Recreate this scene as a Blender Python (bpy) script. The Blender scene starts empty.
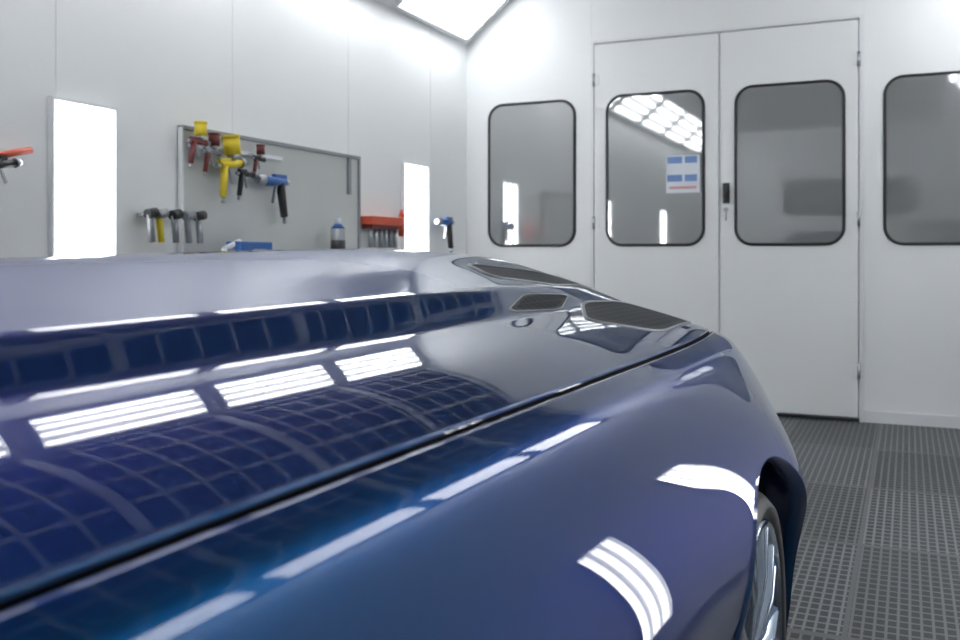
import bpy, bmesh, math
import numpy as np
from mathutils import Vector, Matrix

S = bpy.context.scene
try:
    S.view_settings.view_transform = 'Standard'
    S.view_settings.look = 'None'
except Exception: pass

# ------------------------------------------------------------ materials
def mat(name, col, rough=0.5, metal=0.0, coat=0.0, coat_rough=0.03, emis=None, estr=0.0, spec=0.5, noise=0.0, nscale=5.0):
    m = bpy.data.materials.new(name); m.use_nodes = True
    nt = m.node_tree; b = nt.nodes['Principled BSDF']
    b.inputs['Base Color'].default_value = (*col, 1)
    b.inputs['Roughness'].default_value = rough
    b.inputs['Metallic'].default_value = metal
    b.inputs['Coat Weight'].default_value = coat
    b.inputs['Coat Roughness'].default_value = coat_rough
    b.inputs['Specular IOR Level'].default_value = spec
    if emis:
        b.inputs['Emission Color'].default_value = (*emis, 1)
        b.inputs['Emission Strength'].default_value = estr
    if noise > 0:
        tc = nt.nodes.new('ShaderNodeTexCoord'); n = nt.nodes.new('ShaderNodeTexNoise')
        n.inputs['Scale'].default_value = nscale; n.inputs['Detail'].default_value = 5
        mx = nt.nodes.new('ShaderNodeMix'); mx.data_type = 'RGBA'
        mx.inputs['A'].default_value = (*[c*(1-noise) for c in col], 1)
        mx.inputs['B'].default_value = (*[min(1, c*(1+noise)) for c in col], 1)
        nt.links.new(tc.outputs['Object'], n.inputs['Vector'])
        nt.links.new(n.outputs['Fac'], mx.inputs['Factor'])
        nt.links.new(mx.outputs['Result'], b.inputs['Base Color'])
    return m

def mathn(nt, op, a, b=None):
    n = nt.nodes.new('ShaderNodeMath'); n.operation = op
    for i, v in enumerate((a, b)):
        if v is None: continue
        if isinstance(v, (int, float)): n.inputs[i].default_value = v
        else: nt.links.new(v, n.inputs[i])
    return n.outputs[0]

M_wall = mat('booth_white_panel', (0.79, 0.81, 0.82), 0.4, noise=0.02, nscale=1.3)
M_door = mat('door_white_paint', (0.77, 0.79, 0.80), 0.35, noise=0.03, nscale=2.0)
M_seam = mat('panel_seam_grey', (0.50, 0.53, 0.56), 0.5)
M_seam2 = mat('panel_seam_light', (0.74, 0.76, 0.775), 0.5)
M_trim = mat('white_trim', (0.74, 0.76, 0.78), 0.4)
M_frame = mat('ceiling_frame_grey', (0.50, 0.52, 0.54), 0.5)
M_dark = mat('black_rubber', (0.012, 0.013, 0.015), 0.5)
M_gap = mat('shut_line_black', (0.003, 0.003, 0.004), 0.8, spec=0.1)
M_black = mat('black_plastic', (0.02, 0.021, 0.024), 0.35)
M_steel = mat('steel', (0.45, 0.47, 0.5), 0.3, 0.9)
M_chrome = mat('polished_alloy', (0.50, 0.58, 0.70), 0.10, 1.0)
M_yellow = mat('yellow_plastic', (0.75, 0.58, 0.03), 0.4)
M_red = mat('red_plastic', (0.62, 0.10, 0.05), 0.4)
M_maroon = mat('maroon_plastic', (0.16, 0.03, 0.03), 0.4)
M_blue = mat('blue_plastic', (0.03, 0.12, 0.36), 0.4)
M_pblue = mat('print_blue', (0.16, 0.27, 0.55), 0.5)
M_pred = mat('print_red', (0.6, 0.3, 0.32), 0.5)
M_grey = mat('grey_metal', (0.28, 0.30, 0.32), 0.4, 0.4)
M_board = mat('grey_board', (0.55, 0.57, 0.56), 0.3, 0.1, noise=0.04, nscale=6)
M_tube = mat('fluorescent_tube', (1, 1, 1), 0.5, emis=(0.97, 0.985, 1.0), estr=10.8)
M_refl = mat('light_reflector', (0.9, 0.9, 0.9), 0.4, emis=(0.95, 0.98, 1.0), estr=0.9)
M_wtube = mat('wall_light_tube', (1, 1, 1), 0.5, emis=(0.97, 0.985, 1.0), estr=8.0)
M_wlight = mat('wall_light_diffuser', (1, 1, 1), 0.5, emis=(0.97, 0.985, 1.0), estr=1.8)
M_glass = mat('window_glass_grey', (0.42, 0.435, 0.44), 0.03, 0.55)
M_paper = mat('paper_white', (0.68, 0.72, 0.78), 0.6)
M_paint = mat('blue_metallic_paint', (0.003, 0.066, 0.20), 0.42, 0.85, coat=1.0, coat_rough=0.003)
_b = M_paint.node_tree.nodes['Principled BSDF']
_b.inputs['Specular Tint'].default_value = (0.03, 0.20, 0.38, 1)
_b.inputs['Coat IOR'].default_value = 1.45
M_carglass = mat('car_glass', (0.01, 0.012, 0.014), 0.03, 0.0, coat=0.5)
M_hoodreflrim = mat('painted_reflection_rim', (0.22, 0.23, 0.25), 0.35, 0.2)  # grey outline of the window reflections painted on the hood

def hood_refl_mat():  # near-black grid colour standing in for dark reflections on the hood
    m = mat('painted_reflection_black', (0.02, 0.02, 0.022), 0.45, 0.0, spec=0.05); nt = m.node_tree; b = nt.nodes['Principled BSDF']
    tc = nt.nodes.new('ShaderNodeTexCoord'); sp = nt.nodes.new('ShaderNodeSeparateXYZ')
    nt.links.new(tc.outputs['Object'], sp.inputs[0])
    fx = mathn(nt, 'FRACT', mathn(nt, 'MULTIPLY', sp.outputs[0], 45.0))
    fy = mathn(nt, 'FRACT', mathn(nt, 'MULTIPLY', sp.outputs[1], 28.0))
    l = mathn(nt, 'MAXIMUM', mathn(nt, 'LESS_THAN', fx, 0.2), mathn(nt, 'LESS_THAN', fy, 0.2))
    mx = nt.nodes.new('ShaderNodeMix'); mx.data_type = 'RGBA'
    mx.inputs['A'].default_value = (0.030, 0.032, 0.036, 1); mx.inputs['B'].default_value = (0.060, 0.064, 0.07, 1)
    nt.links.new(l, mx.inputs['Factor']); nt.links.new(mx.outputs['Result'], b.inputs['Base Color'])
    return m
M_hoodrefl = hood_refl_mat()

def ceiling_mat():
    m = mat('ceiling_filter', (0.2, 0.2, 0.2), 0.9); nt = m.node_tree; b = nt.nodes['Principled BSDF']
    tc = nt.nodes.new('ShaderNodeTexCoord'); sp = nt.nodes.new('ShaderNodeSeparateXYZ')
    nt.links.new(tc.outputs['Object'], sp.inputs[0])
    fx = mathn(nt, 'FRACT', mathn(nt, 'MULTIPLY', sp.outputs[0], 4.0))
    fy = mathn(nt, 'FRACT', mathn(nt, 'MULTIPLY', sp.outputs[1], 4.0))
    l = mathn(nt, 'MAXIMUM', mathn(nt, 'LESS_THAN', fx, 0.12), mathn(nt, 'LESS_THAN', fy, 0.12))
    mx = nt.nodes.new('ShaderNodeMix'); mx.data_type = 'RGBA'
    mx.inputs['A'].default_value = (0.010, 0.011, 0.013, 1); mx.inputs['B'].default_value = (0.48, 0.49, 0.50, 1)
    nt.links.new(l, mx.inputs['Factor']); nt.links.new(mx.outputs['Result'], b.inputs['Base Color'])
    return m
M_ceil = ceiling_mat()

def floor_mat():
    m = mat('steel_grating', (0.1, 0.1, 0.1), 0.45, 0.3); nt = m.node_tree; b = nt.nodes['Principled BSDF']
    tc = nt.nodes.new('ShaderNodeTexCoord'); sp = nt.nodes.new('ShaderNodeSeparateXYZ')
    nt.links.new(tc.outputs['Object'], sp.inputs[0])
    X, Y = sp.outputs[0], sp.outputs[1]
    fx = mathn(nt, 'FRACT', mathn(nt, 'MULTIPLY', X, 30.0))
    fy = mathn(nt, 'FRACT', mathn(nt, 'MULTIPLY', Y, 18.0))
    bars = mathn(nt, 'MAXIMUM', mathn(nt, 'LESS_THAN', fx, 0.26), mathn(nt, 'LESS_THAN', fy, 0.22))
    px = mathn(nt, 'FRACT', mathn(nt, 'ADD', mathn(nt, 'MULTIPLY', X, 1.9), 0.35))
    py = mathn(nt, 'FRACT', mathn(nt, 'MULTIPLY', Y, 1.0))
    bord = mathn(nt, 'MAXIMUM', mathn(nt, 'LESS_THAN', px, 0.03), mathn(nt, 'LESS_THAN', py, 0.035))
    ix = mathn(nt, 'FLOOR', mathn(nt, 'ADD', mathn(nt, 'MULTIPLY', X, 1.9), 0.35)); iy = mathn(nt, 'FLOOR', Y)
    par = mathn(nt, 'ABSOLUTE', mathn(nt, 'MODULO', mathn(nt, 'ADD', ix, iy), 2.0))
    mx = nt.nodes.new('ShaderNodeMix'); mx.data_type = 'RGBA'
    mx.inputs['A'].default_value = (0.036, 0.038, 0.041, 1); mx.inputs['B'].default_value = (0.21, 0.22, 0.23, 1)
    nt.links.new(bars, mx.inputs['Factor'])
    mx3 = nt.nodes.new('ShaderNodeMix'); mx3.data_type = 'RGBA'; mx3.blend_type = 'MULTIPLY'
    nt.links.new(mathn(nt, 'MULTIPLY', par, 0.6), mx3.inputs['Factor'])
    nt.links.new(mx.outputs['Result'], mx3.inputs['A']); mx3.inputs['B'].default_value = (0.55, 0.55, 0.55, 1)
    mx2 = nt.nodes.new('ShaderNodeMix'); mx2.data_type = 'RGBA'
    nt.links.new(bord, mx2.inputs['Factor'])
    nt.links.new(mx3.outputs['Result'], mx2.inputs['A']); mx2.inputs['B'].default_value = (0.13, 0.135, 0.14, 1)
    nt.links.new(mx2.outputs['Result'], b.inputs['Base Color'])
    bp = nt.nodes.new('ShaderNodeBump'); bp.inputs['Strength'].default_value = 0.4; bp.inputs['Distance'].default_value = 0.01
    nt.links.new(bars, bp.inputs['Height']); nt.links.new(bp.outputs[0], b.inputs['Normal'])
    return m
M_floor = floor_mat()

# ------------------------------------------------------------ builder
class MB:
    def __init__(self): self.bm = bmesh.new(); self.mats = []
    def mi(self, m):
        if m not in self.mats: self.mats.append(m)
        return self.mats.index(m)
    def box(self, c, s, m, rot=None, bev=0.0):
        r = bmesh.ops.create_cube(self.bm, size=1.0)
        M = Matrix.Translation(c) @ (rot.to_4x4() if rot else Matrix.Identity(4)) @ Matrix.Diagonal((*s, 1))
        bmesh.ops.transform(self.bm, matrix=M, verts=r['verts'])
        fs = {f for v in r['verts'] for f in v.link_faces}; k = self.mi(m)
        for f in fs: f.material_index = k
        if bev > 0:
            es = list({e for v in r['verts'] for e in v.link_edges})
            rr = bmesh.ops.bevel(self.bm, geom=es, offset=bev, segments=2, affect='EDGES', profile=0.7)
            for f in rr['faces']: f.material_index = k
    def cyl(self, p0, p1, r0, m, r1=None, seg=20):
        p0 = Vector(p0); p1 = Vector(p1); r1 = r0 if r1 is None else r1
        d = p1-p0; q = d.to_track_quat('Z', 'Y').to_matrix().to_4x4()
        r = bmesh.ops.create_cone(self.bm, cap_ends=True, segments=seg, radius1=r0, radius2=r1, depth=d.length)
        bmesh.ops.transform(self.bm, matrix=Matrix.Translation((p0+p1)/2) @ q, verts=r['verts'])
        k = self.mi(m)
        for f in {f for v in r['verts'] for f in v.link_faces}:
            f.material_index = k
            if len(f.verts) == 4: f.smooth = True
    def grid(self, P, m, smooth=True, closed_v=False, matf=None, matj=None, mati=None):
        P = np.asarray(P); n, k = P.shape[:2]
        V = [[self.bm.verts.new(P[i, j]) for j in range(k)] for i in range(n)]
        idx = self.mi(m)
        for i in range(n-1):
            for j in range(k if closed_v else k-1):
                a, b, c, d = V[i][j], V[i+1][j], V[i+1][(j+1) % k], V[i][(j+1) % k]
                try: f = self.bm.faces.new((a, b, c, d))
                except ValueError: continue
                f.smooth = smooth; f.material_index = idx
                if matf:
                    mm = matf((a.co+b.co+c.co+d.co)/4)
                    if mm is not None: f.material_index = self.mi(mm)
                if matj and matj(j) is not None: f.material_index = self.mi(matj(j))
                if mati and mati(i) is not None: f.material_index = self.mi(mati(i))
        return V
    def lathe(self, prof, m, axis_o, seg=64):
        P = []
        for (u, r) in prof:
            P.append([(axis_o[0]+u, axis_o[1]+r*math.cos(2*math.pi*i/seg), axis_o[2]+r*math.sin(2*math.pi*i/seg)) for i in range(seg)])
        self.grid(P, m, closed_v=True)
    def poly(self, pts, m):
        f = self.bm.faces.new([self.bm.verts.new(p) for p in pts]); f.material_index = self.mi(m); return f
    def obj(self, name, parent=None, loc=None, rot=None, recalc=True, normals=None):
        if recalc: bmesh.ops.recalc_face_normals(self.bm, faces=self.bm.faces)
        if normals is not None:
            self.bm.verts.index_update(); s = 0.0
            for f in self.bm.faces:
                nv = normals[f.verts[0].index]; s += (f.normal[0]*nv[0]+f.normal[1]*nv[1]+f.normal[2]*nv[2])*f.calc_area()
            if s < 0: bmesh.ops.reverse_faces(self.bm, faces=self.bm.faces)
        me = bpy.data.meshes.new(name); self.bm.to_mesh(me); self.bm.free()
        for m in self.mats: me.materials.append(m)
        if normals is not None:
            me.normals_split_custom_set_from_vertices([tuple(map(float, n)) for n in normals])
        o = bpy.data.objects.new(name, me); S.collection.objects.link(o)
        if parent: o.parent = parent
        if loc: o.location = loc
        if rot: o.rotation_euler = rot
        return o

def empty(name, loc=(0, 0, 0), rot=(0, 0, 0)):
    e = bpy.data.objects.new(name, None); S.collection.objects.link(e); e.location = loc; e.rotation_euler = rot
    e.empty_display_size = 0.1
    return e

# ------------------------------------------------------------ room
XL, XR, YF, YB = -3.31, 0.85, 7.0, -2.6
ZW = 2.88; SX, SZ = 0.45, 0.38; ZC = ZW+SZ

b = MB(); b.box(((XL+XR)/2, (YF+YB)/2, -0.05), (XR-XL, YF-YB, 0.1), M_floor); b.obj('floor')
b = MB(); b.box((XL-0.05, (YF+YB)/2, ZW/2), (0.1, YF-YB, ZW), M_wall)
for y in np.arange(YB+0.9, YF, 1.15):
    b.box((XL+0.001, y, ZW/2), (0.002, 0.004, ZW), M_seam2)
b.obj('wall_left')
b = MB(); b.box((XR+0.05, (YF+YB)/2, ZW/2), (0.1, YF-YB, ZW), M_wall); b.obj('wall_right')
b = MB(); b.box(((XL+XR)/2, YF+0.05, (ZC+0.1)/2), (XR-XL+0.2, 0.1, ZC+0.1), M_wall)
for x in (-2.24, -0.28):
    b.box((x, YF-0.001, 1.6), (0.004, 0.002, 3.2), M_seam2)
b.obj('wall_front')
b = MB(); b.box(((XL+XR)/2, YB-0.05, (ZC+0.1)/2), (XR-XL+0.2, 0.1, ZC+0.1), M_wall); b.obj('wall_back')
b = MB()
b.box(((XL+XR)/2, (YF+YB)/2, ZC+0.05), (XR-XL-2*SX+0.1, YF-YB, 0.1), M_ceil)
x0, x1 = XL+SX, XR-SX
for x in np.linspace(x0+0.03, x1-0.03, 4):
    b.box((x, (YF+YB)/2, ZC-0.01), (0.05, YF-YB, 0.02), M_frame)
for y in np.arange(YF-0.1-7*1.3, YF+0.1, 1.3):
    b.box(((x0+x1)/2, y, ZC-0.012), (x1-x0, 0.07, 0.02), M_frame)
b.obj('ceiling')

ang = math.atan2(SZ, SX); L = math.hypot(SX, SZ)
def slope(name, side):
    b = MB()
    xo = XL if side < 0 else XR
    sgn = 1 if side < 0 else -1
    R = Matrix.Rotation(-ang*sgn, 3, 'Y')
    ux = Vector((sgn*math.cos(ang), 0, math.sin(ang))); nn = Vector((sgn*math.sin(ang), 0, -math.cos(ang)))
    o = Vector((xo, 0, ZW))
    c = o+ux*(L/2)-nn*0.05
    b.box((c.x, (YF+YB)/2, c.z), (L+0.08, YF-YB, 0.1), M_wall, rot=R)
    b.obj(name)
    y = YF-0.1-0.6
    while y > YB+(0.7 if side < 0 else 3.9):
        f = MB()
        c = o+ux*(L*0.50)+nn*0.012
        f.box((c.x, y, c.z), (L*0.80, 1.12, 0.02), M_refl, rot=R)
        for t in (-0.36, -0.12, 0.12, 0.36):
            q = o+ux*(L*(0.5+t*0.88))+nn*0.038
            f.cyl((q.x, y-0.53, q.z), (q.x, y+0.53, q.z), 0.017, M_tube, seg=10)
        for t in (-0.42, 0.42):
            q = o+ux*(L*(0.5+t))+nn*0.02
            f.box((q.x, y, q.z), (0.02, 1.15, 0.04), M_trim, rot=R)
        for dy in (-0.57, 0.57):
            q = o+ux*(L*0.5)+nn*0.02
            f.box((q.x, y+dy, q.z), (L*0.85, 0.02, 0.04), M_trim, rot=R)
        f.obj('ceiling_light_fixture')
        y -= 1.3
slope('ceiling_slope_left', -1)
slope('ceiling_slope_right', 1)

def wall_light(x, y0, y1, z0, z1, s):
    b = MB()
    b.box((x+s*0.004, (y0+y1)/2, (z0+z1)/2), (0.008, y1-y0, z1-z0), M_wlight)
    n = 3
    for i in range(n):
        y = y0+(y1-y0)*(i+0.5)/n
        b.cyl((x+s*0.018, y, z0+0.02), (x+s*0.018, y, z1-0.02), 0.013, M_wtube, seg=10)
    w = 0.012
    for yy in (y0-w/2, y1+w/2): b.box((x+s*0.012, yy, (z0+z1)/2), (0.024, w, z1-z0+2*w), M_trim)
    for zz in (z0-w/2, z1+w/2): b.box((x+s*0.012, (y0+y1)/2, zz), (0.024, y1-y0, w), M_trim)
    b.obj('wall_light_panel')
for (y0, y1) in ((2.87, 3.21), (5.91, 6.28), (0.0, 0.37)):
    wall_light(XL, y0, y1, 1.05, 1.81, 1)
for (y0, y1, z0, z1) in ((3.05, 3.36, 0.30, 1.10), (4.15, 4.46, 0.45, 1.25)):
    wall_light(XR, y0, y1, z0, z1, -1)

# ------------------------------------------------------------ windows and doors
def rrect(x0, x1, z0, z1, r, n=10):
    pts = []
    for (cx, cz, a0) in ((x1-r, z1-r, 0), (x0+r, z1-r, 90), (x0+r, z0+r, 180), (x1-r, z0+r, 270)):
        for i in range(n+1):
            a = math.radians(a0+90*i/n); pts.append((cx+r*math.cos(a), cz+r*math.sin(a)))
    return pts
def window(name, x0, x1, z0, z1, y):
    b = MB()
    r = 0.13; w = 0.021
    o = rrect(x0, x1, z0, z1, r); i = rrect(x0+w, x1-w, z0+w, z1-w, r-w)
    m = rrect(x0+w*0.5, x1-w*0.5, z0+w*0.5, z1-w*0.5, r-w*0.5)
    P = [[(p[0], y, p[1]) for p in o], [(p[0], y-0.012, p[1]) for p in rrect(x0+0.003, x1-0.003, z0+0.003, z1-0.003, r)],
         [(p[0], y-0.016, p[1]) for p in m], [(p[0], y-0.012, p[1]) for p in i], [(p[0], y-0.004, p[1]) for p in i]]
    b.grid(P, M_dark, closed_v=True)
    g = rrect(x0+w*0.9, x1-w*0.9, z0+w*0.9, z1-w*0.9, r-w)
    b.poly([(p[0], y-0.005, p[1]) for p in g], M_glass)
    return b.obj(name)
WZ0, WZ1 = 1.215, 2.375
window('window_1', -3.118, -2.365, WZ0, WZ1, YF)
window('window_2', -2.115, -1.359, WZ0, WZ1, YF-0.032)
window('window_3', -1.149, -0.395, WZ0, WZ1, YF-0.032)
window('window_4', -0.1575, 0.596, WZ0, WZ1, YF)

def door(name, x0, x1, hinge):
    b = MB()
    b.box(((x0+x1)/2, YF-0.016, 1.40), (x1-x0-0.008, 0.03, 2.74), M_door, bev=0.004)
    hx = x0 if hinge < 0 else x1
    for z in (0.35, 1.40, 2.50):
        b.cyl((hx, YF-0.035, z-0.05), (hx, YF-0.035, z+0.05), 0.011, M_steel, seg=12)
        b.box((hx-hinge*0.02, YF-0.034, z), (0.045, 0.006, 0.08), M_trim)
    b.obj(name)
door('door_1', -2.21, -1.258, -1)
door('door_2', -1.256, -0.31, 1)
b = MB()
b.box((-1.257, YF-0.033, 1.39), (0.006, 0.004, 2.74), M_seam)
b.box((-1.26, YF-0.014, 2.795), (1.96, 0.028, 0.022), M_trim)
b.box((-1.26, YF-0.005, 2.777), (1.94, 0.03, 0.006), M_seam)
b.obj('trim_1')
b = MB(); b.box((-2.225, YF-0.014, 1.39), (0.022, 0.028, 2.79), M_trim); b.box((-0.295, YF-0.014, 1.39), (0.022, 0.028, 2.79), M_trim); b.obj('trim_2')
b = MB(); b.box((-1.26, YF-0.02, 0.010), (1.9, 0.036, 0.018), M_dark); b.obj('door_threshold')
b = MB(); b.box((0.285, YF-0.01, 0.04), (1.13, 0.02, 0.08), M_trim); b.box((-2.77, YF-0.01, 0.04), (1.07, 0.02, 0.08), M_trim); b.obj('baseboard_front')
b = MB()
b.box((-1.205, YF-0.038, 1.60), (0.05, 0.016, 0.15), M_black, bev=0.006)
b.cyl((-1.205, YF-0.045, 1.62), (-1.205, YF-0.08, 1.62), 0.012, M_steel)
b.box((-1.205, YF-0.08, 1.60), (0.024, 0.014, 0.09), M_black, bev=0.004)
b.cyl((-1.205, YF-0.032, 1.48), (-1.205, YF-0.06, 1.48), 0.016, M_steel)
b.cyl((-1.205, YF-0.05, 1.48), (-1.205, YF-0.05, 1.40), 0.006, M_steel)
b.obj('door_handle')
b = MB()
yy = YF-0.041
b.box((-1.52, yy, 1.75), (0.25, 0.004, 0.28), M_paper)
for z in (1.855, 1.72): 
    b.box((-1.58, yy-0.003, z), (0.11, 0.002, 0.05), M_pblue)
    b.box((-1.46, yy-0.003, z), (0.09, 0.002, 0.05), M_pblue)
b.box((-1.52, yy-0.003, 1.65), (0.2, 0.002, 0.02), M_pred)
b.obj('notice_sign')

# back wall: dark window strip, plus a cabinet added as a dark shape mirrored in the door glass
b = MB()
P = rrect(-1.9, 0.1, 1.83, 2.38, 0.12)
b.poly([(p[0], YB+0.01, p[1]) for p in P], M_dark)
b.grid([[(p[0], YB, p[1]) for p in rrect(-1.93, 0.13, 1.80, 2.41, 0.15)], [(p[0], YB+0.02, p[1]) for p in rrect(-1.92, 0.12, 1.81, 2.40, 0.14)], [(p[0], YB+0.01, p[1]) for p in P]], M_dark, closed_v=True)
b.obj('window_5')
b = MB()
b.box((0.42, YB+0.27, 0.88), (0.78, 0.46, 1.56), M_black, bev=0.02)
for z in (0.35, 0.65, 0.95, 1.25, 1.5):
    b.box((0.42, YB+0.505, z), (0.70, 0.012, 0.22), M_grey, bev=0.004)
    b.box((0.42, YB+0.52, z+0.06), (0.5, 0.02, 0.02), M_steel)
for x in (0.1, 0.74):
    for y in (YB+0.1, YB+0.44): b.cyl((x, y, 0.0), (x, y, 0.12), 0.035, M_dark)
b.obj('added_dark_cabinet')

# ------------------------------------------------------------ tools on left wall
WX = XL
b = MB()
b.box((WX+0.014, 4.46, 1.455), (0.02, 1.64, 0.66), M_board, bev=0.003)
b.box((WX+0.022, 4.46, 1.785), (0.035, 1.66, 0.02), M_grey)
b.box((WX+0.020, 5.285, 1.455), (0.03, 0.02, 0.66), M_grey)
b.box((WX+0.020, 3.635, 1.455), (0.03, 0.012, 0.66), M_trim)
b.box((WX+0.04, 4.05, 1.70), (0.03, 0.75, 0.02), M_trim)
b.box((WX+0.03, 5.16, 1.66), (0.02, 0.03, 0.24), M_grey)
b.obj('tool_board')

def spray_gun(y, z, body, cup, handle, scale=1.0, facing=1, tilt=0.0):
    e = empty('spray_gun', (WX+0.105, y, z), (tilt, 0, 0)); e.scale = (scale,)*3
    f = facing
    b = MB()
    b.cyl((0, -0.06*f, 0), (0, 0.07*f, 0), 0.016, body)
    b.cyl((0, 0.07*f, 0), (0, 0.10*f, 0), 0.022, M_steel, r1=0.014)
    b.box((0, -0.03*f, 0.018), (0.02, 0.07, 0.018), body, bev=0.004)
    b.cyl((0, -0.06*f, 0), (0, -0.085*f, 0), 0.010, M_steel)
    b.obj('body', e)
    b = MB()
    b.cyl((0, -0.035*f, -0.005), (0, -0.06*f, -0.13), 0.017, handle, r1=0.014)
    b.cyl((0, -0.06*f, -0.13), (0, -0.065*f, -0.155), 0.008, M_steel)
    b.obj('handle', e)
    b = MB(); b.box((0, 0.0, -0.045), (0.012, 0.008, 0.075), M_steel, rot=Matrix.Rotation(0.25*f, 3, 'X')); b.obj('trigger', e)
    if cup:
        b = MB(); b.cyl((0, 0.025*f, 0.015), (0, 0.025*f, 0.04), 0.012, M_steel, r1=0.03)
        b.cyl((0, 0.025*f, 0.04), (0, 0.025*f, 0.11), 0.035, cup); b.cyl((0, 0.025*f, 0.11), (0, 0.025*f, 0.122), 0.038, cup); b.obj('cup', e)
    b = MB(); b.box((-0.02, 0, -0.01), (0.04, 0.016, 0.016), M_steel); b.obj('hanger_hook', e)
    return e
spray_gun(3.66, 1.71, M_maroon, M_yellow, M_maroon, 0.85, 1)
spray_gun(3.76, 1.67, M_grey, M_maroon, M_maroon, 0.8, 1)
spray_gun(3.90, 1.62, M_yellow, M_yellow, M_yellow, 1.25, 1, 0.15)
spray_gun(4.03, 1.58, M_black, None, M_black, 0.9, 1)
spray_gun(4.14, 1.67, M_black, M_maroon, M_maroon, 0.65, 1)
spray_gun(4.28, 1.56, M_blue, None, M_black, 1.5, -1)
spray_gun(6.40, 1.40, M_blue, None, M_black, 1.5, -1)
spray_gun(2.55, 1.50, M_black, None, M_black, 0.9, 1, 0.2)
b = MB(); b.cyl((WX+0.04, 2.58, 1.54), (WX+0.04, 2.74, 1.58), 0.014, M_red); b.box((WX+0.03, 2.60, 1.53), (0.06, 0.03, 0.03), M_black); b.obj('wall_hook_bracket')

b = MB(); b.box((WX+0.060, 3.54, 1.34), (0.02, 0.42, 0.015), M_grey)
b.box((WX+0.03, 3.37, 1.34), (0.06, 0.02, 0.015), M_grey)
for i, (yy, mm) in enumerate(((3.36, M_grey), (3.42, M_yellow), (3.52, M_grey), (3.61, M_grey), (3.69, M_steel))):
    b.cyl((WX+0.09, yy-0.025, 1.34), (WX+0.09, yy+0.03, 1.35), 0.024, M_black if i % 2 == 0 else M_grey)
    b.cyl((WX+0.09, yy-0.01, 1.34), (WX+0.09, yy+0.005, 1.21), 0.016, mm)
    b.cyl((WX+0.09, yy+0.03, 1.35), (WX+0.09, yy+0.05, 1.35), 0.008, M_steel)
b.obj('air_gun_rack')

b = MB(); b.box((WX+0.05, 5.55, 1.38), (0.10, 0.42, 0.055), M_red, bev=0.004)
b.box((WX+0.05, 5.53, 1.34), (0.08, 0.36, 0.03), M_maroon)
for i in range(6):
    b.cyl((WX+0.06, 5.38+0.065*i, 1.34), (WX+0.06, 5.38+0.065*i, 1.20), 0.016, M_steel if i % 2 else M_grey)
b.cyl((WX+0.07, 5.78, 1.28), (WX+0.07, 5.78, 1.42), 0.022, M_red); b.cyl((WX+0.07, 5.78, 1.42), (WX+0.07, 5.78, 1.47), 0.022, M_red, r1=0.008)
b.obj('screwdriver_rack')

BZ = 1.12
b = MB()
b.box((WX+0.27, 4.55, BZ-0.015), (0.42, 2.0, 0.03), M_steel, bev=0.004)
for y in (3.62, 5.48):
    for x in (WX+0.10, WX+0.44): b.box((x, y, (BZ-0.03)/2), (0.04, 0.04, BZ-0.03), M_grey)
b.box((WX+0.27, 4.55, 0.3), (0.38, 1.9, 0.02), M_steel)
b.obj('workbench')
b = MB(); x, y = WX+0.15, 4.85
b.cyl((x, y, BZ), (x, y, BZ+0.19), 0.045, M_grey); b.cyl((x, y, BZ+0.19), (x, y, BZ+0.22), 0.045, M_blue, r1=0.02); b.cyl((x, y, BZ+0.22), (x, y, BZ+0.255), 0.018, M_paper)
b.cyl((x, y, BZ+0.03), (x, y, BZ+0.12), 0.0458, M_black)
b.obj('spray_can')
b = MB(); x, y = WX+0.17, 3.98
b.box((x, y, BZ+0.065), (0.10, 0.26, 0.07), M_blue, bev=0.01); b.box((x, y-0.05, BZ+0.015), (0.08, 0.3, 0.03), M_paper); b.cyl((x, y-0.20, BZ+0.06), (x, y-0.08, BZ+0.10), 0.014, M_paper); b.obj('sanding_block')
b = MB()
for (y, l, r) in ((3.56, 0.12, 0.025), (3.80, 0.14, 0.022), (4.25, 0.2, 0.024), (4.50, 0.14, 0.026)):
    b.cyl((WX+0.36, y, BZ+r), (WX+0.35, y+l, BZ+r), r, M_black); b.cyl((WX+0.35, y+l, BZ+r), (WX+0.34, y+l+0.07, BZ+r), r*0.5, M_steel)
    b.box((WX+0.36, y+0.02, BZ+0.03), (0.04, 0.06, 0.06), M_grey, bev=0.003)
b.obj('hand_tools')

# ------------------------------------------------------------ car
CX = -1.1
car = empty('car', (0, 0, 0))
def nspline(t, y):
    t = np.asarray(t, float); y = np.asarray(y, float); n = len(t)
    h = np.diff(t); A = np.zeros((n, n)); r = np.zeros(n); A[0, 0] = A[-1, -1] = 1
    for i in range(1, n-1):
        A[i, i-1] = h[i-1]; A[i, i] = 2*(h[i-1]+h[i]); A[i, i+1] = h[i]
        r[i] = 6*((y[i+1]-y[i])/h[i]-(y[i]-y[i-1])/h[i-1])
    M = np.linalg.solve(A, r)
    def f(x):
        x = np.asarray(x, float); i = np.clip(np.searchsorted(t, x)-1, 0, n-2)
        a = t[i+1]-x; b_ = x-t[i]; hh = h[i]
        return M[i]*a**3/(6*hh)+M[i+1]*b_**3/(6*hh)+(y[i]/hh-M[i]*hh/6)*a+(y[i+1]/hh-M[i+1]*hh/6)*b_
    return f
aa_ = np.linspace(-0.06, 0.68, 149)
ms = np.interp(aa_, [-0.06, 0.0, 0.05, 0.12, 0.22, 0.331, 0.346, 0.410, 0.430, 0.460, 0.575, 0.62, 0.68],
               [-0.12, 0.0, 0.15, 0.235, 0.25, 0.24, 0.58, 0.58, 0.205, 0.20, 0.28, 0.30, 0.30])
for _ in range(3): ms[1:-1] = (ms[:-2]+2*ms[1:-1]+ms[2:])/4
zz_ = np.concatenate([[0], -np.cumsum((ms[1:]+ms[:-1])/2*np.diff(aa_))]); zz_ += 0.965-zz_[-1]
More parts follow.
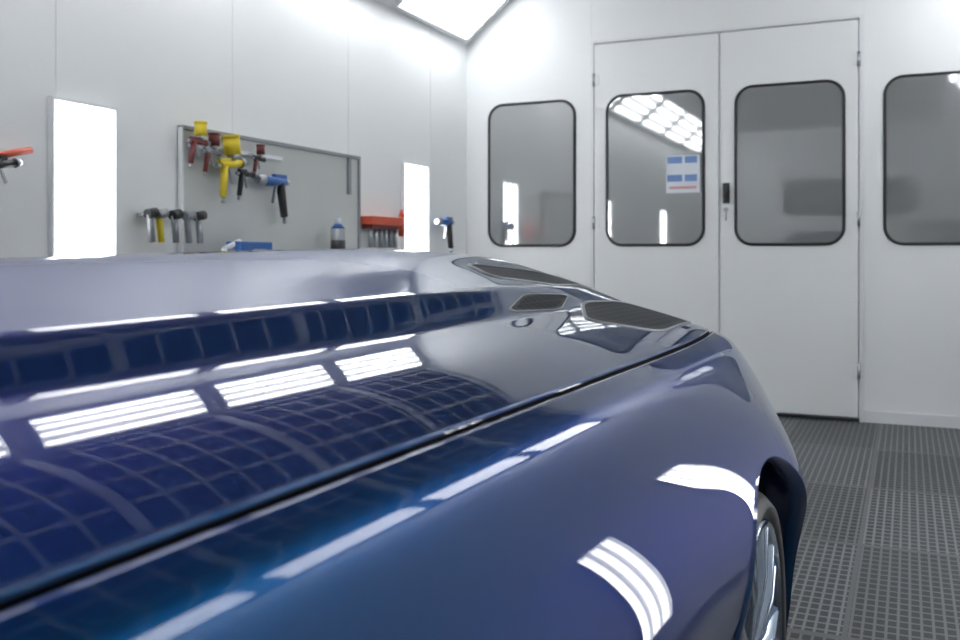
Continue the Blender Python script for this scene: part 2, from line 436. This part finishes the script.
m2 = np.interp(aa_, [-0.06, 0.0, 0.12, 0.35, 0.52, 0.68], [-0.1, 0.0, 0.27, 0.29, 0.24, 0.24])
for _ in range(200): m2[1:-1] = (m2[:-2]+2*m2[1:-1]+m2[2:])/4
z2_ = np.concatenate([[0], -np.cumsum((m2[1:]+m2[:-1])/2*np.diff(aa_))]); z2_ += 0.965-z2_[-1]
sel = list(range(0, 149, 2))
prof = [(aa_[i], zz_[i]) for i in sel]
iG = len(prof)-1
prof += [(0.710, 0.9548), (0.734, 0.9440), (0.755, 0.9270), (0.776, 0.9025), (0.798, 0.872), (0.820, 0.837), (0.841, 0.797), (0.861, 0.751), (0.876, 0.70), (0.881, 0.65), (0.872, 0.58), (0.853, 0.47), (0.84, 0.34), (0.82, 0.20)]
iS = iG+7
pa = np.array([p[0] for p in prof]); pz = np.array([p[1] for p in prof])
pz2 = pz.copy(); pz2[:iG+1] = [z2_[i] for i in sel]
tt = np.concatenate([[0], np.cumsum(np.hypot(np.diff(pa), np.diff(pz)))])
tt -= tt[6]
fa = nspline(tt, pa); fz = nspline(tt, pz); fdz = nspline(tt, pz2-pz)
tG = tt[iG]; tS = tt[iS]; tE = tt[-1]
fw = nspline([-2.2, -1.5, -0.9, 0.0, 0.5, 1.0, 1.4, 1.8, 2.05, 2.26, 2.5, 2.7, 2.98], [0.96, 0.99, 0.99, 0.955, 0.955, 0.970, 0.987, 1.0, 0.993, 0.965, 0.915, 0.87, 0.80])
YE, Y0 = 2.97, 2.15; YR, YR0 = -2.15, -1.6
WHEELS = (1.78, -1.02); WZ = 0.36; AR = 0.42
def gfun(Y):
    if Y > Y0: u = min(1, (Y-Y0)/(YE-Y0)); return max(1e-5, (1-u**3.0))**(1/2.9)
    if Y < YR0: u = min(1, (YR0-Y)/(YR0-YR)); return max(1e-5, (1-u**2.6))**(1/2.6)
    return 1.0
def sm(x): x = np.clip(x, 0, 1); return x*x*(3-2*x)
def surf(t, Y):
    a = fa(t); z = fz(t)+fdz(t)*sm((Y-1.75)/1.0)
    z = z + (-0.013+0.028*sm((Y-0.2)/1.7))*np.clip(1-(a/0.50)**2, 0, 1)**2
    a = a*(1-(1-fw(Y))*sm((a-0.40)/0.48))
    for wy in WHEELS:
        rho = np.hypot(Y-wy, z-WZ)
        amp = 0.001+0.024*sm((Y-(wy-0.60))/0.9)+0.008*sm((Y-wy-0.1)/0.35)
        a = a+amp*np.exp(-(np.maximum(rho-AR, 0)/0.20)**2)*sm((0.96-z)/0.34)
    g = gfun(Y)
    a = a*g; z = 0.55+(z-0.55)*g
    return a, z
def nrm(t, Y, sgn):
    e = 1e-4
    a0, z0 = surf(t-e, Y); a1, z1 = surf(t+e, Y)
    b0, w0 = surf(t, Y-1e-4); b1, w1 = surf(t, min(Y+1e-4, YE))
    T = np.stack([a1-a0, np.zeros_like(a0), z1-z0], -1)
    U = np.stack([b1-b0, np.full_like(b0, 2e-4), w1-w0], -1)
    N = np.cross(U, T)*-1.0
    N = N/np.maximum(np.linalg.norm(N, axis=-1, keepdims=True), 1e-12)
    flip = np.where((N[..., 2]*0.5+N[..., 0]) < 0, -1.0, 1.0)[..., None]
    N = N*flip
    N[..., 0] *= sgn
    return N
def zlow(Y):
    zz = 0.20
    for wy in WHEELS:
        d = abs(Y-wy)
        if d < AR: zz = max(zz, WZ+math.sqrt(AR*AR-d*d))
    return zz
ys = list(np.linspace(YR, YR0, 26))[1:]
ys += list(np.arange(YR0+0.04, 2.3, 0.03))
ys += [YE-(YE-2.3)*(1-math.sin(math.pi/2*i/50)) for i in range(51)]
for wy in WHEELS:
    ys += [wy+AR*math.cos(math.pi*i/80) for i in range(81)] + [wy+AR+1e-4, wy-AR-1e-4]
ys = np.array(sorted(set(np.round(ys, 5))))
keep = [ys[0]]
for y in ys[1:]:
    if y-keep[-1] > 5e-5: keep.append(y)
ys = keep
HOOD_Y = 0.20
GW = 0.0055
Z3 = [0.0, 0.0, 0.0]
def hood_rows(Y, sgn):
    g = gfun(Y)
    ts = np.linspace(0, tG-0.011, 150)
    a, z = surf(ts, Y); ag, zg = surf(tG, Y)
    N = [list(v) for v in nrm(ts, Y, sgn)]
    if sgn != 0: N[0] = [0.0, N[0][1], N[0][2]]
    pts = [(sgn*q, zz) for q, zz in zip(a, z)]
    s = g
    ae, ze = surf(tG-0.007, Y); pts.append((sgn*ae, ze-0.0002*s))
    pts.append((sgn*(ag-GW*s-0.0004), zg-0.0008*s)); pts.append((sgn*(ag-GW*s), zg-0.0018*s)); pts.append((sgn*(ag-GW*s), zg-0.035*s))
    N += [Z3]*4
    return [(CX+p[0], Y, p[1]) for p in pts], N
def fender_rows(Y, sgn):
    s = gfun(Y)
    ag, zg = surf(tG, Y)
    pts = [(sgn*(ag+GW*s), zg-0.035*s), (sgn*(ag+GW*s), zg-0.006*s), (sgn*(ag+GW*s+0.0006), zg-0.0035*s)]
    ae, ze = surf(tG+0.008, Y); pts.append((sgn*ae, ze-0.0006))
    N = [Z3]*4
    ts = np.linspace(tG+0.014, tS, 50); a, z = surf(ts, Y); pts += [(sgn*q, zz) for q, zz in zip(a, z)]
    N += [list(v) for v in nrm(ts, Y, sgn)]
    tl = np.linspace(tS, tE, 200); al, zl = surf(tl, Y)
    zt = zlow(Y)
    te = tE
    if zt > zl[-1]: te = float(np.interp(-zt, -zl, tl))
    ts = np.linspace(tS, te, 40)[1:]; a, z = surf(ts, Y); pts += [(sgn*q, zz) for q, zz in zip(a, z)]
    N += [list(v) for v in nrm(ts, Y, sgn)]
    # rolled wheel-arch lip
    pts.append((sgn*(a[-1]+0.004), z[-1]-0.002)); pts.append((sgn*(a[-1]+0.004), z[-1]-0.009)); pts.append((sgn*(a[-1]-0.03), z[-1]-0.010))
    N += [Z3]*3
    return [(CX+p[0], Y, p[1]) for p in pts], N
hy = [y for y in ys if y >= HOOD_Y]; ry = [y for y in ys if y <= HOOD_Y]; ry.append(HOOD_Y-0.006); ry = sorted(ry)
for nm, yl in (('hood', hy), ('rear_deck', ry)):
    b = MB(); full = []; NN = []
    for y in yl:
        R, NR = hood_rows(y, 1); Lf, NL = hood_rows(y, -1)
        full.append(Lf[::-1]+R[1:]); NN += NL[::-1]+NR[1:]
    n = len(full[0])
    b.grid(full, M_paint, matj=lambda j: M_gap if (j < 1 or j >= n-2) else None)
    b.obj(nm, car, normals=NN)
for nm, s in (('fender_right', 1), ('fender_left', -1)):
    b = MB(); full = []; NN = []
    for y in ys:
        R, NR = fender_rows(y, s); full.append(R); NN += NR
    b.grid(full, M_paint, matj=lambda j: M_gap if j < 1 else None); b.obj(nm, car, normals=NN)
# dark panels added on the hood skin as door-window reflections; outline given as (lateral distance from car centre, Y)
def reflection_panel(name, poly, sgn):
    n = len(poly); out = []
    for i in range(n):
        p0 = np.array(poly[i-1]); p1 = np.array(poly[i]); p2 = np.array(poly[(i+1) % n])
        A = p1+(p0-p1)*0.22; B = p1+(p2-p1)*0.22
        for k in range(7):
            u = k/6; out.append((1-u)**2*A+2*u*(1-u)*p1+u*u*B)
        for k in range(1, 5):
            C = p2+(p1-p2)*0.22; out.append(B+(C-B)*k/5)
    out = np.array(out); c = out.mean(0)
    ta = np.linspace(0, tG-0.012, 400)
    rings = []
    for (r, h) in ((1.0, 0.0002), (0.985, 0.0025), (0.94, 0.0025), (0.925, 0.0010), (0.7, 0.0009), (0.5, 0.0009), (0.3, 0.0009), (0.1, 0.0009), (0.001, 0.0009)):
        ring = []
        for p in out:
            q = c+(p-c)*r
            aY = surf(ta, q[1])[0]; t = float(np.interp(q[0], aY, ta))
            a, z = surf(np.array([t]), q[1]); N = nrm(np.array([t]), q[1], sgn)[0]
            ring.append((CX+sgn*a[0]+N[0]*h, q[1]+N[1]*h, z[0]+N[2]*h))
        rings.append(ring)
    b = MB(); b.grid(rings, M_hoodrefl, closed_v=True, mati=lambda i: M_hoodreflrim if i < 3 else None)
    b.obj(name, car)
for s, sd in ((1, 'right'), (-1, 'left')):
    reflection_panel('hood_reflection_large_'+sd, [(0.495, 1.84), (0.40, 2.10), (0.42, 2.42), (0.595, 2.47), (0.62, 2.00)], s)
    reflection_panel('hood_reflection_small_'+sd, [(0.405, 1.64), (0.362, 1.84), (0.375, 2.10), (0.425, 1.90)], s)
    reflection_panel('hood_reflection_inner_'+sd, [(0.165, 1.95), (0.215, 2.33), (0.30, 2.55), (0.335, 2.15), (0.27, 1.88)], s)
b = MB()
for s in (1, -1):
    P = []
    for y in ys[1:-1]:
        a, z = surf(tG, y); g = gfun(y)
        P.append([(CX+s*(a-0.012*g), y, z-0.03*g), (CX+s*(a+0.012*g), y, z-0.03*g)])
    b.grid(P, M_gap)
b.obj('shut_line_seal', car)
b = MB(); b.box((CX, 0.35, 0.24), (1.0, 4.6, 0.06), M_black)
for wy in WHEELS:
    for s in (1, -1):
        P = []
        for i in range(41):
            t = math.pi*(-0.08+1.16*i/40)
            P.append([(CX+s*x, wy+(AR+.004)*math.cos(t), WZ+(AR+.004)*math.sin(t)) for x in (0.82, 0.70, 0.52)])
        b.grid(P, M_dark)
        b.poly([(CX+s*0.52, wy+0.425*math.cos(2*math.pi*i/40), WZ+0.425*math.sin(2*math.pi*i/40)*(1 if math.sin(2*math.pi*i/40) > 0 else 0.3)) for i in range(40)], M_dark)
b.obj('wheel_liners', car)
b = MB(); P = []
for (z, ya, yb, a) in ((0.93, -1.75, 0.22, 0.72), (1.0, -1.70, 0.12, 0.715), (1.15, -1.5, -0.10, 0.68), (1.30, -1.3, -0.34, 0.62), (1.42, -1.16, -0.50, 0.57), (1.48, -1.05, -0.62, 0.50), (1.505, -0.9, -0.72, 0.30), (1.51, -0.82, -0.80, 0.02)):
    ring = []
    for i in range(72):
        t = 2*math.pi*i/72; c, s_ = math.cos(t), math.sin(t); e = 0.55
        ring.append((CX+a*math.copysign(abs(c)**e, c), (ya+yb)/2+(yb-ya)/2*math.copysign(abs(s_)**e, s_), z))
    P.append(ring)
b.grid(P, M_carglass, closed_v=True, matf=lambda c: M_paint if c.z > 1.43 else None)
b.obj('greenhouse', car)

def wheel(wy, s, nm):
    xo = CX+s*0.862
    def X(u): return -s*u
    b = MB(); o = (xo, wy, WZ)
    b.lathe([(X(0.22), 0.25), (X(0.235), 0.30), (X(0.21), 0.34), (X(0.15), 0.358), (X(0.06), 0.358), (X(0.02), 0.345), (X(0.0), 0.325), (X(0.004), 0.31), (X(0.018), 0.297)], M_dark, o)
    b.obj(nm+'_tyre', car)
    b = MB()
    b.lathe([(X(0.018), 0.299), (X(0.006), 0.301), (X(0.004), 0.29), (X(0.018), 0.282), (X(0.05), 0.27), (X(0.21), 0.25)], M_chrome, o)
    n = 10
    for i in range(n):
        for dd in (-0.09, 0.09):
            t0 = 2*math.pi*i/n; t1 = t0+dd
            p = []
            for (r, tz, u, hw) in ((0.045, t0, 0.030, 0.018), (0.10, t0+dd*0.4, 0.018, 0.014), (0.19, t0+dd*0.8, 0.006, 0.012), (0.285, t1+dd*0.3, 0.010, 0.016)):
                cy, cz = r*math.cos(tz), r*math.sin(tz); ty, tz2 = -math.sin(tz), math.cos(tz)
                row = []
                for (k, uu) in ((-1, u+0.03), (-1, u+0.004), (-0.4, u), (0.4, u), (1, u+0.004), (1, u+0.03)):
                    row.append((xo+X(uu), wy+cy+ty*hw*k, WZ+cz+tz2*hw*k))
                p.append(row)
            b.grid(p, M_chrome)
    b.lathe([(X(0.015), 0.001), (X(0.015), 0.03), (X(0.022), 0.05), (X(0.05), 0.062), (X(0.08), 0.062)], M_chrome, o)
    b.obj(nm+'_rim', car)
    b = MB(); b.lathe([(X(0.09), 0.06), (X(0.09), 0.19), (X(0.115), 0.19), (X(0.115), 0.06)], M_steel, o)
    b.lathe([(X(0.2), 0.001), (X(0.2), 0.25)], M_black, o)
    b.box((xo+X(0.1), wy-0.13, WZ+0.06), (0.07, 0.07, 0.15), M_blue, bev=0.01)
    b.obj(nm+'_brake', car)
wheel(WHEELS[0], 1, 'wheel_front_right'); wheel(WHEELS[0], -1, 'wheel_front_left')
wheel(WHEELS[1], 1, 'wheel_rear_right'); wheel(WHEELS[1], -1, 'wheel_rear_left')

# ------------------------------------------------------------ world / camera
w = bpy.data.worlds.new('world'); S.world = w; w.use_nodes = True
w.node_tree.nodes['Background'].inputs[0].default_value = (0.8, 0.85, 0.9, 1)
w.node_tree.nodes['Background'].inputs[1].default_value = 0.5

cd = bpy.data.cameras.new('camera'); cam = bpy.data.objects.new('camera', cd); S.collection.objects.link(cam)
cam.location = (0, 0, 1.15); cam.rotation_euler = (math.radians(90), 0, math.radians(24.5))
cd.sensor_width = 36; cd.lens = 940/960*36; cd.shift_y = -(320-255)/960
cd.clip_start = 0.02
cd.dof.use_dof = True; cd.dof.focus_distance = 2.2; cd.dof.aperture_fstop = 5.0
S.camera = cam
